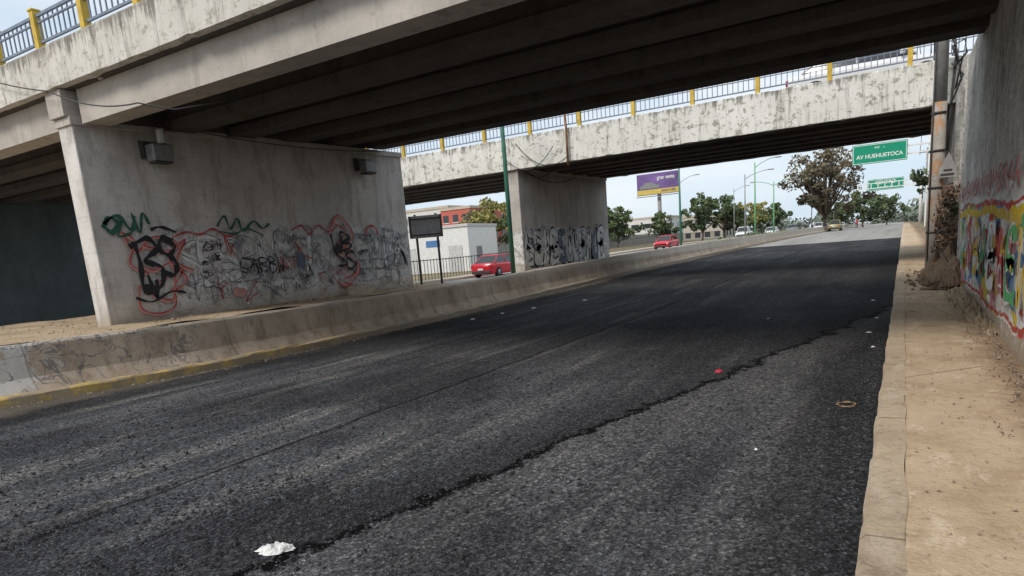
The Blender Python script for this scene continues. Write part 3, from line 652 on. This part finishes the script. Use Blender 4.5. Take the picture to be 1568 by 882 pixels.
# ------------------------------------------------------------------ vehicles
def loft(sts):
    vs=[];fs=[];n=len(sts[0])
    for s in sts: vs+=s
    for i in range(len(sts)-1):
        for k in range(n): k2=(k+1)%n; fs.append((i*n+k,i*n+k2,(i+1)*n+k2,(i+1)*n+k))
    fs.append(tuple(range(n))[::-1]); fs.append(tuple(range((len(sts)-1)*n,len(sts)*n))); return vs,fs
def car(name,x,y,z,rz,paint,kind='sedan'):
    e=empty(name,(x,y,z),rz)
    suv=kind in('suv','pickup'); H=1.72 if suv else 1.45; bl=1.05 if suv else .93; zb=.32 if suv else .2
    S=[(-2.22,.66,zb+.2,bl-.22),(-2.12,.82,zb+.05,bl-.03),(-1.5,.88,zb,bl+.01),(-.4,.89,zb,bl),(.9,.89,zb,bl-.03),(1.7,.87,zb,bl-.13),(2.1,.80,zb+.05,bl-.22),(2.24,.62,zb+.15,bl-.34)]
    st=[[(X,-w*.93,b),(X,-w,b+.16),(X,-w,t-.13),(X,-w*.88,t),(X,0,t+.03),(X,w*.88,t),(X,w,t-.13),(X,w,b+.16),(X,w*.93,b)] for X,w,b,t in S]
    v,f=loft(st); obj('body',v,f,paint,e,True,bevel=.02)
    a,b,c,d={'sedan':(-1.75,-1.05,.35,1.15),'suv':(-2.1,-1.85,.45,1.15),'pickup':(-.55,-.4,.5,1.15)}[kind]
    def fr(nm,inset,z0,z1_,mat,ex=0):
        w0,w1=.80-inset,.62-inset; k0=(z0-bl+.02)/(H-bl);k1=(z1_-bl+.02)/(H-bl)
        L=lambda p,q,k:p+(q-p)*k
        vs=[]
        for k in (k0,k1):
            w=L(w0,w1,k)+ex; xa=L(a,b,k)-ex; xb=L(d,c,k)+ex; zz=bl-.02+(H-bl)*k; vs+=[(xa,-w,zz),(xb,-w,zz),(xb,w,zz),(xa,w,zz)]
        return obj(nm,vs,[(0,3,2,1),(4,5,6,7),(0,1,5,4),(1,2,6,5),(2,3,7,6),(3,0,4,7)],mat,e,bevel=.03)
    fr('windows',0,bl-.03,H-.06,M['glass']); fr('roof',0,H-.07,H,paint,.012)
    P=[]
    for sy in(-1,1):
        for xa,xb in ((a,b),(d,c),((a+d)/2,(b+c)/2)): P.append(([(xa,sy*.79,bl-.02),(xb,sy*.625,H-.04)],.035))
    tubes('pillars',P,paint,e,6)
    W=[];Hb=[]
    for X in(-1.38,1.38):
        for sy in(-1,1):
            r=.36 if suv else .32
            W.append(([(X,sy*.70,r),(X,sy*.905,r)],r)); Hb.append(([(X,sy*.90,r),(X,sy*.915,r)],r*.6))
    tubes('wheels',W,M['tyre'],e,20); tubes('hubcaps',Hb,M['steel'],e,12)
    boxes('tail_lamps',[(-2.2,-2.1,-.80,-.52,bl-.28,bl-.12),(-2.2,-2.1,.52,.80,bl-.28,bl-.12)],M['lampred'],e,bevel=.02)
    boxes('head_lamps',[(2.06,2.17,-.78,-.5,bl-.38,bl-.27),(2.06,2.17,.5,.78,bl-.38,bl-.27)],M['lampw'],e,bevel=.02)
    boxes('bumpers',[(-2.27,-2.1,-.72,.72,zb+.08,zb+.26),(2.12,2.28,-.62,.62,zb+.06,zb+.22)],M['dark'],e,bevel=.03)
    boxes('plate',[(-2.285,-2.272,-.2,.2,zb+.3,zb+.42)],M['white'],e)
    boxes('mirrors',[(.75,.88,-1.0,-.86,bl,bl+.12),(.75,.88,.86,1.0,bl,bl+.12)],paint,e,bevel=.03)
    if kind=='pickup': boxes('bed_opening',[(-2.05,-.65,-.72,.72,bl+.02,bl+.045)],M['dark'],e)
    return e
def paint(n,c): return simple(n,c,.25,.04,2,0,.6)
pr=paint('red_car_paint',(.55,.012,.03)); pw=paint('white_car_paint',(.7,.7,.7)); pg=paint('grey_car_paint',(.16,.17,.18)); ps=paint('silver_car_paint',(.42,.43,.44)); pk=paint('dark_car_paint',(.03,.03,.04)); py=paint('dull_yellow_truck_paint',(.30,.27,.10))
UP=R(90)
car('red_sedan_car',-23.8,38.6,z2(38),R(90),pr)
car('red_sedan_car',-22.6,72.5,z2(72),R(-90),pr)
car('pickup_truck',-19.8,100,z2(100),R(-90),pw,'pickup')
car('white_car',-18.9,118,z2(118),R(-90),pw)
car('grey_car',-18.4,138,z2(138),R(-90),pg,'suv')
car('white_van',-15.5,155,z2(150),R(-90),pw,'suv')
car('silver_car',-16,172,z2(150),R(-90),ps); car('dark_car',-19,185,z2(150),R(-90),pk); car('white_car',-15.5,215,z2(150),R(-90),pw)
car('white_car',-1.0,23.2,5.13,0,pw)
car('silver_car',-38,26.2,5.16,0,ps)
car('yellow_pickup_truck',-9.3,116,z1(116),UP,py,'pickup')
e=empty('white_shop_building',(-37.3,50,.1),R(6))
boxes('walls',[(-4.6,3.3,0,6,0,4.0)],M['white'],e); boxes('roof_edge',[(-4.7,3.4,-.1,6.1,4.0,4.25)],M['lgspray'],e,bevel=.03)
boxes('blue_panel',[(-1.2,.3,-.03,-.003,2.4,3.0)],simple('blue_sign_paint',(.08,.2,.42),.5),e)
boxes('shutters',[(-4,-2.4,-.04,-.004,0,2.4),(1.2,2.6,-.04,-.004,0,2.4)],M['lgspray'],e)
boxes('side_door',[(3.302,3.33,1.5,2.6,0,2.2)],M['gyspray'],e)

e=empty('metal_fence'); fl=[]
for i in range(240):
    y=33+i*.35; fl.append((-26.9,-26.87,y,y+.03,z2(y),z2(y)+1.5))
boxes('bars',fl,M['dark'],e); sweep('rail',[(-.02,1.4),(-.02,1.45),(.02,1.45),(.02,1.4)],ysamp(33,117),lambda y:-26.88,z2,M['dark'],e)
sweep('sidewalk',[(-1.8,-.1),(-1.8,.15),(0,.15),(0,-.1)],ysamp(-30,300),lambda y:-25.32,z2,M['kerb'])
sweep('perimeter_wall',[(-.1,0),(-.1,2.3),(.1,2.3),(.1,0)],ysamp(60,260),lambda y:-44-.1*(y-60),z2,concrete('perimeter_wall_mat',(.35,.33,.3)))
def bld(name,x0,x1,y0,y1,h,mat,fl,nx,roof=None):
    e=empty(name); boxes('walls',[(x0,x1,y0,y1,0,h)],mat,e)
    boxes('parapet',[(x0-.15,x1+.15,y0-.15,y1+.15,h,h+.5)],roof or M['kerb'],e)
    wn=[];fr=[]
    for k in range(fl):
        zz=h/fl*k+1.1
        for i in range(nx):
            xx=x0+(x1-x0)*(i+.5)/nx; w=(x1-x0)/nx*.28
            wn.append((xx-w,xx+w,y0-.03,y0+.05,zz,zz+1.4)); fr.append((xx-w-.1,xx+w+.1,y0-.08,y0-.01,zz-.15,zz-.02))
        for i in range(4):
            yy=y0+(y1-y0)*(i+.5)/4; wn.append((x1-.05,x1+.03,yy-.9,yy+.9,zz,zz+1.4))
    boxes('windows',wn,M['glass'],e); boxes('sills',fr,M['white'],e); return e
mb=simple('building_white',(.62,.61,.59),.8,.15,1); mr=simple('building_red',(.50,.13,.10),.8,.15,1); mc=simple('building_cream',(.48,.44,.38),.8,.15,1)
bld('white_building',-100,-80,112,130,11.2,mb,3,6); bld('red_building',-79,-72,108,122,10.3,mr,3,3)
bld('shop_building',-50,-40,175,190,6.5,mc,2,4); bld('white_building',8,22,120,150,7,mb,2,4); bld('cream_building',5,16,62,90,6,mc,2,3)
bld('warehouse',-95,-62,200,230,8,mb,2,8)

# ------------------------------------------------------------------ trees
def leafmesh(name,clumps,mats,parent,size):
    vs=[];fs=[];mi=[]
    for (c,r,nn,m) in clumps:
        for _ in range(nn):
            d=V((random.gauss(0,1),random.gauss(0,1),random.gauss(0,1))).normalized()*(random.random()**.4)
            p=V(c)+V((d.x*r,d.y*r,d.z*r*.75)); s=size*random.uniform(.5,1.3)
            a=V((random.uniform(-1,1),random.uniform(-1,1),random.uniform(-1,1))).normalized(); b=a.orthogonal().normalized()
            i=len(vs); vs+=[p-a*s,p+b*s*.55,p+a*s,p-b*s*.55]; fs.append((i,i+1,i+2,i+3)); mi.append(m)
    o=obj(name,vs,fs,mats,parent)
    o.data.polygons.foreach_set('material_index',mi); return o
def tree(name,x,y,h,cr,th,mats,seed,nc=46,per=60,size=.3,zb=None,cs=(.12,.24)):
    random.seed(seed); z0=(z1(y) if zb is None else zb); e=empty(name,(x,y,z0))
    lst=[([(0,0,-.2),(random.uniform(-.2,.2),0,th*.5),(random.uniform(-.3,.3),.1,th),(random.uniform(-.4,.4),0,th+(h-th)*.6)],[h*.026,h*.02,h*.017,h*.006])]
    cl=[]; cz=th+(h-th)*.5; rz=(h-th)*.5
    for i in range(nc):
        d=V((random.gauss(0,1),random.gauss(0,1),random.gauss(0,1))).normalized()
        rr=random.uniform(.3,1.0); lo=1.0 if d.z<.2 else 1-.35*d.z
        c=V((d.x*cr*rr*lo,d.y*cr*rr*lo,cz+d.z*rz*rr))
        c+=V((mn.noise(c*.4)*cr*.3,0,0))
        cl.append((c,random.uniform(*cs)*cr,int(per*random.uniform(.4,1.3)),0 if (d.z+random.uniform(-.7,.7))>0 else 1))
        if i%3==0: lst.append(([(0,0,th*random.uniform(.7,1.1)),tuple(c*.55+V((0,0,th*.35))),tuple(c)],[h*.012,h*.008,h*.003]))
    tubes('trunk',lst,M['bark'],e,7); leafmesh('crown',cl,mats,e,size); return e
A=[M['leafA'],M['leafD']];B=[M['leafB'],M['leafBD']];Y=[M['leafY'],M['leafA']]
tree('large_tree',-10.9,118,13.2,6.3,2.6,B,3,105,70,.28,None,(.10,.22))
tree('tree',-7.5,160,7.5,5.5,1.2,A,4,50,50,.35); tree('tree',-3.5,175,6.5,4.5,1.2,A,5,40,50,.35); tree('tree',-13,170,6,4.5,1.2,A,15,40,50,.35)
tree('tree',-34,132,9,4.2,2.0,A,6,55,55,.33,.5); tree('tree',-31,138,8.5,4,2,A,16,55,55,.33,.5)
tree('tree',-29.5,142,7,4.2,1.5,Y,7,50,50,.33,.5); tree('tree',-27.5,150,7.5,4,1.5,Y,17,50,50,.33,.5); tree('tree',-25,160,7,4,1.5,A,37,50,50,.33,.5)
tree('tree',-46,118,7.5,4.5,1.5,A,8,50,55,.33,.3); tree('tree',-52,122,9,5,1.5,A,18,50,55,.33,.3); tree('tree',-40,125,6,4,1.2,A,28,40,50,.33,.3)
tree('tree',-46.5,74,7.8,3.9,1.4,Y,9,60,65,.28,.2); tree('tree',-53,80,7.5,3.2,1.5,B,19,50,50,.28,.2); tree('tree',-49.5,88,9,4,1.5,A,29,50,50,.28,.2)
tree('tree',3.6,58,7,2.8,1.5,A,10,50,55,.25); tree('tree',4.5,80,8,3,1.5,A,20,50,55,.28); tree('tree',5,104,8,3.5,1.5,A,21,50,55,.28)
random.seed(50); cl=[]
for i in range(300):
    x=random.uniform(-230,90); y=random.uniform(210,300)
    if -14<x<3: y+=120
    hh=random.uniform(1.5,6.5)+2.5*mn.noise(V((x*.05,0,0))); r=random.uniform(2,4)
    cl.append(((x,y,.6+hh*.7),r,36,random.choice((0,0,1)))); cl.append(((x,y,.6+hh*.25),r,26,1))
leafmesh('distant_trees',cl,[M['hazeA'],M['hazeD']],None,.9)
random.seed(60)
cl=[((random.uniform(-12.6,-11.2),random.uniform(48,110),.9+random.uniform(0,.3)),random.uniform(.3,.6),45,random.choice((0,1))) for _ in range(45)]
leafmesh('median_shrubs',cl,A,None,.12)
cl=[]
for i in range(80):
    y=random.uniform(17.5,20.9); hmax=2.4-.9*abs(y-18.6)
    cl.append(((1.08+random.uniform(-.3,.35),y,.3+random.random()*hmax),random.uniform(.10,.28),70,random.choice((0,0,1,2))))
e=empty('dry_vine'); leafmesh('leaves',cl,[M['dry'],M['bark'],M['leafD']],e,.05)
st=[]
for i in range(70):
    y=random.uniform(17.6,20.8);x=1.2+random.uniform(-.3,.3); z=random.uniform(1.0,2.3)
    st.append(([(x,y,.2),(x+random.uniform(-.2,.2),y+random.uniform(-.3,.3),z*.6),(x+random.uniform(-.4,.2),y+random.uniform(-.5,.5),z)],.012))
tubes('stems',st,M['bark'],e,4)
def heap(name,cx,cy,rx,ry,h,mat,zb=.1,n=60):
    vs=[];fs=[]
    for i in range(n+1):
        for k in range(n+1):
            a=-1+2*i/n;b=-1+2*k/n; r=math.hypot(a,b)*(1+.35*mn.noise(V((a*1.5,b*1.5,cy)))); z=h*max(0,1-r)**1.2*(1+.9*mn.noise(V((a*3,b*3,cx))))+(.10*abs(mn.noise(V((a*8,b*14,cx))))+.06*abs(mn.noise(V((a*20,b*30,cx)))))*(1 if r<1 else 0)
            vs.append((cx+a*rx,cy+b*ry,zb+z-.02))
    for i in range(n):
        for k in range(n): a=i*(n+1)+k; fs.append((a,a+n+1,a+n+2,a+1))
    return obj(name,vs,fs,mat)
M['rsoil']=m_dirt('reddish_soil',(.34,.235,.155))
heap('soil_heap',1.0,18.2,.70,2.6,.75,M['rsoil'],.2)
heap('soil_heap',.98,13.6,.30,4.0,.12,M['dirt'],.145)

# ------------------------------------------------------------------ stones & litter
def scatter(name,pts,mat,smin,smax,flat=.6):
    vs=[];fs=[]
    base=[V(p) for p in ((1,0,0),(-1,0,0),(0,1,0),(0,-1,0),(0,0,1),(0,0,-1))]
    F=((0,2,4),(2,1,4),(1,3,4),(3,0,4),(2,0,5),(1,2,5),(3,1,5),(0,3,5))
    for p in pts:
        s=random.uniform(smin,smax)*(1 if random.random()<.85 else 1.6); an=random.random()*6.28; i=len(vs)
        for b in base:
            q=b*s*random.uniform(.6,1.3); vs.append((p[0]+q.x*math.cos(an)-q.y*math.sin(an),p[1]+q.x*math.sin(an)+q.y*math.cos(an),p[2]+q.z*flat+s*.2))
        fs+=[tuple(i+k for k in f) for f in F]
    return obj(name,vs,fs,mat)
random.seed(70); pts=[]
for i in range(24000):
    y=1.6+random.random()**2*11; pts.append((random.uniform(-8.5,-.2),y,0.0))
for i in range(900): y=random.uniform(2,18); pts.append((-.18-abs(random.gauss(0,.07)),y,0))
scatter('asphalt_gravel',pts,M['stone'],.004,.010)
pts=[]
for i in range(5000):
    y=1.6+random.random()**2*9; pts.append((random.uniform(-8.5,-.2),y,0.0))
for i in range(420): pts.append((-3.55+random.gauss(0,.42),3.0+random.gauss(0,.22),0))
for i in range(250): pts.append((-4.1+random.gauss(0,.5),2.6+random.gauss(0,.2),0))
scatter('asphalt_clods',pts,M['dstone'],.006,.016,.8)
pts=[(random.uniform(.1,1.0),random.uniform(2,17),.155) for _ in range(500)]+[(.98-abs(random.gauss(0,.1)),random.uniform(5,17),.16) for _ in range(1200)]
scatter('pebbles',pts,M['pstone'],.003,.012)
pts=[(1.0-abs(random.gauss(0,.35)),random.uniform(15.6,20.5),.17+.12*random.random()) for _ in range(500)]
scatter('soil_clods',pts,M['rsoil'],.015,.05,.9)
pts=[(random.uniform(-17,-10.9),random.uniform(3,14.5),.85) for _ in range(500)]+[(-11.9+random.random()*.4,random.uniform(6.5,14.6),.86) for _ in range(200)]
scatter('median_pebbles',pts,M['pstone'],.01,.03)
pts=[(bx(y)+.05+abs(random.gauss(0,.15)),y,z1(y)) for y in [random.uniform(3,24) for _ in range(600)]]
scatter('roadside_pebbles',pts,M['pstone'],.005,.018)
cl=[((.95-abs(random.gauss(0,.14)),random.uniform(5,17),.165),.05,3,random.choice((0,1))) for _ in range(220)]
leafmesh('fallen_leaves',cl,[M['dry'],M['bark']],None,.015)
def rag(name,x,y,w,l,h,mat,z=0,seed=1,n=16,rot=0):
    vs=[];fs=[]
    for i in range(n+1):
        for k in range(n+1):
            a=-1+2*i/n;b=-1+2*k/n; f=1+.35*mn.noise(V((a*1.7,b*1.7,seed)))
            zz=h*(1-max(abs(a),abs(b))**2)*(.5+1.4*abs(mn.noise(V((a*3.5,b*3.5,seed)))))
            X=a*w/2*f*(1-.3*b*b);Y_=b*l/2*f*(1-.3*a*a)
            vs.append((x+X*math.cos(rot)-Y_*math.sin(rot),y+X*math.sin(rot)+Y_*math.cos(rot),z+.006+zz))
    for i in range(n):
        for k in range(n): a=i*(n+1)+k; fs.append((a,a+n+1,a+n+2,a+1))
    return obj(name,vs,fs,mat)
M['litw']=simple('white_plastic',(.72,.72,.71),.5,.1,8)
M['litr']=simple('red_plastic',(.50,.04,.08),.5,.1,8)
rag('plastic_bag',-3.08,2.29,.24,.12,.04,M['litw'],rot=.55,seed=6); rag('red_wrapper',-1.84,7.75,.09,.11,.035,M['litr'],seed=4)
random.seed(81)
for i,(x,y,w) in enumerate(((-.4,10.9,.09),(-.3,9.6,.06),(-9.2,13.5,.16),(-9.0,14.6,.12),(-8.6,15.6,.14),(-.35,12.6,.08),(-2.1,12.7,.06),(-7.8,17.2,.14),(-.9,4.9,.035),(-.5,15.3,.08))):
    rag('paper_litter',x,y,w,w*.7,.02,M['litw'],seed=i,n=6,rot=i,z=z1(y) if x<0 else .15)
ring=[(-.4+.075*math.cos(a*.35)*(1+.1*math.sin(a)),6.41+.085*math.sin(a*.35),.012+.006*math.sin(a*.9)) for a in range(38)]
tubes('wire_ring',[(ring,.0035)],simple('tan_wire',(.4,.27,.15),.6),seg=5)

# ------------------------------------------------------------------ distant pedestrian
e=empty('pedestrian',(-7.6,140,z1(140)))
sk=[(0,0,.92),(0,0,1.2),(0,0,1.42),(0,0,1.52),(0,0,1.66),(-.19,0,1.4),(-.25,.03,1.12),(-.24,-.1,.9),(.19,0,1.4),(.25,.03,1.12),(.24,-.1,.9),(-.1,0,.88),(-.12,-.06,.48),(-.12,.1,.07),(.1,0,.88),(.12,.08,.48),(.12,.0,.07),(-.12,-.02,.03),(.12,-.12,.03)]
ed=[(0,1),(1,2),(2,3),(3,4),(2,5),(5,6),(6,7),(2,8),(8,9),(9,10),(0,11),(11,12),(12,13),(0,14),(14,15),(15,16),(13,17),(16,18)]
rd=[.14,.14,.15,.055,.10,.06,.045,.035,.06,.045,.035,.09,.065,.045,.09,.065,.045,.04,.04]
me=bpy.data.meshes.new('body'); me.from_pydata(sk,ed,[]); o=bpy.data.objects.new('body',me); sc.collection.objects.link(o); o.parent=e
sm=o.modifiers.new('skin','SKIN')
for i,r in enumerate(rd): me.skin_vertices[0].data[i].radius=(r,r)
me.skin_vertices[0].data[0].use_root=True
o.modifiers.new('sub','SUBSURF').levels=1
mp=N('clothes'); x_,y_,z_=mp.xyz(); mp.done(mp.ramp(mp.math('DIVIDE',z_,2),[(0,(.03,.03,.05)),(.46,(.45,.05,.04)),(.74,(.25,.14,.09)),(.83,(.02,.015,.01))],'CONSTANT')); me.materials.append(mp.m)

# ------------------------------------------------------------------ world, sun, camera
w=bpy.data.worlds.new('World'); sc.world=w; w.use_nodes=True; t=w.node_tree
EL=R(45); RO=R(200)
sky=t.nodes.new('ShaderNodeTexSky'); sky.sky_type='NISHITA'; sky.sun_disc=False; sky.sun_elevation=EL; sky.sun_rotation=RO; sky.air_density=1.0; sky.dust_density=1.0; sky.ozone_density=2
tc=t.nodes.new('ShaderNodeTexCoord'); mp_=t.nodes.new('ShaderNodeMapping'); mp_.inputs['Scale'].default_value=(1,1,3.5)
ns=t.nodes.new('ShaderNodeTexNoise'); ns.inputs['Scale'].default_value=2.2; ns.inputs['Detail'].default_value=7; ns.inputs['Roughness'].default_value=.55
rp=t.nodes.new('ShaderNodeValToRGB'); rp.color_ramp.elements[0].position=.38; rp.color_ramp.elements[1].position=.66
cc=t.nodes.new('ShaderNodeMix'); cc.data_type='RGBA'; cc.inputs[6].default_value=(4.5,5.4,6.3,1); cc.inputs[7].default_value=(6.5,6.7,6.9,1)
mx=t.nodes.new('ShaderNodeMix'); mx.data_type='RGBA'; mx.inputs[0].default_value=.88
L=t.links.new; L(tc.outputs['Generated'],mp_.inputs[0]); L(mp_.outputs[0],ns.inputs['Vector']); L(ns.outputs['Fac'],rp.inputs[0]); L(rp.outputs[0],cc.inputs[0]); L(cc.outputs[2],mx.inputs[7]); L(sky.outputs[0],mx.inputs[6])
bg=t.nodes['Background']; L(mx.outputs[2],bg.inputs[0]); bg.inputs[1].default_value=.15
sd=bpy.data.lights.new('sun','SUN'); sd.energy=2.6; sd.angle=R(18); sd.color=(1,.94,.85)
so=bpy.data.objects.new('sun',sd); sc.collection.objects.link(so)
dv=V((math.sin(RO)*math.cos(EL),math.cos(RO)*math.cos(EL),math.sin(EL))); so.rotation_euler=dv.to_track_quat('Z','Y').to_euler()
cd=bpy.data.cameras.new('camera'); co=bpy.data.objects.new('camera',cd); sc.collection.objects.link(co); sc.camera=co
co.location=(0,0,1.6); co.rotation_euler=(1.37733,.07835,.53027); cd.sensor_width=36; cd.lens=36*1000/1568; cd.shift_y=139/1568; cd.clip_end=5000; cd.clip_start=.05
sc.view_settings.view_transform='Standard'; sc.view_settings.look='None'; sc.view_settings.exposure=0
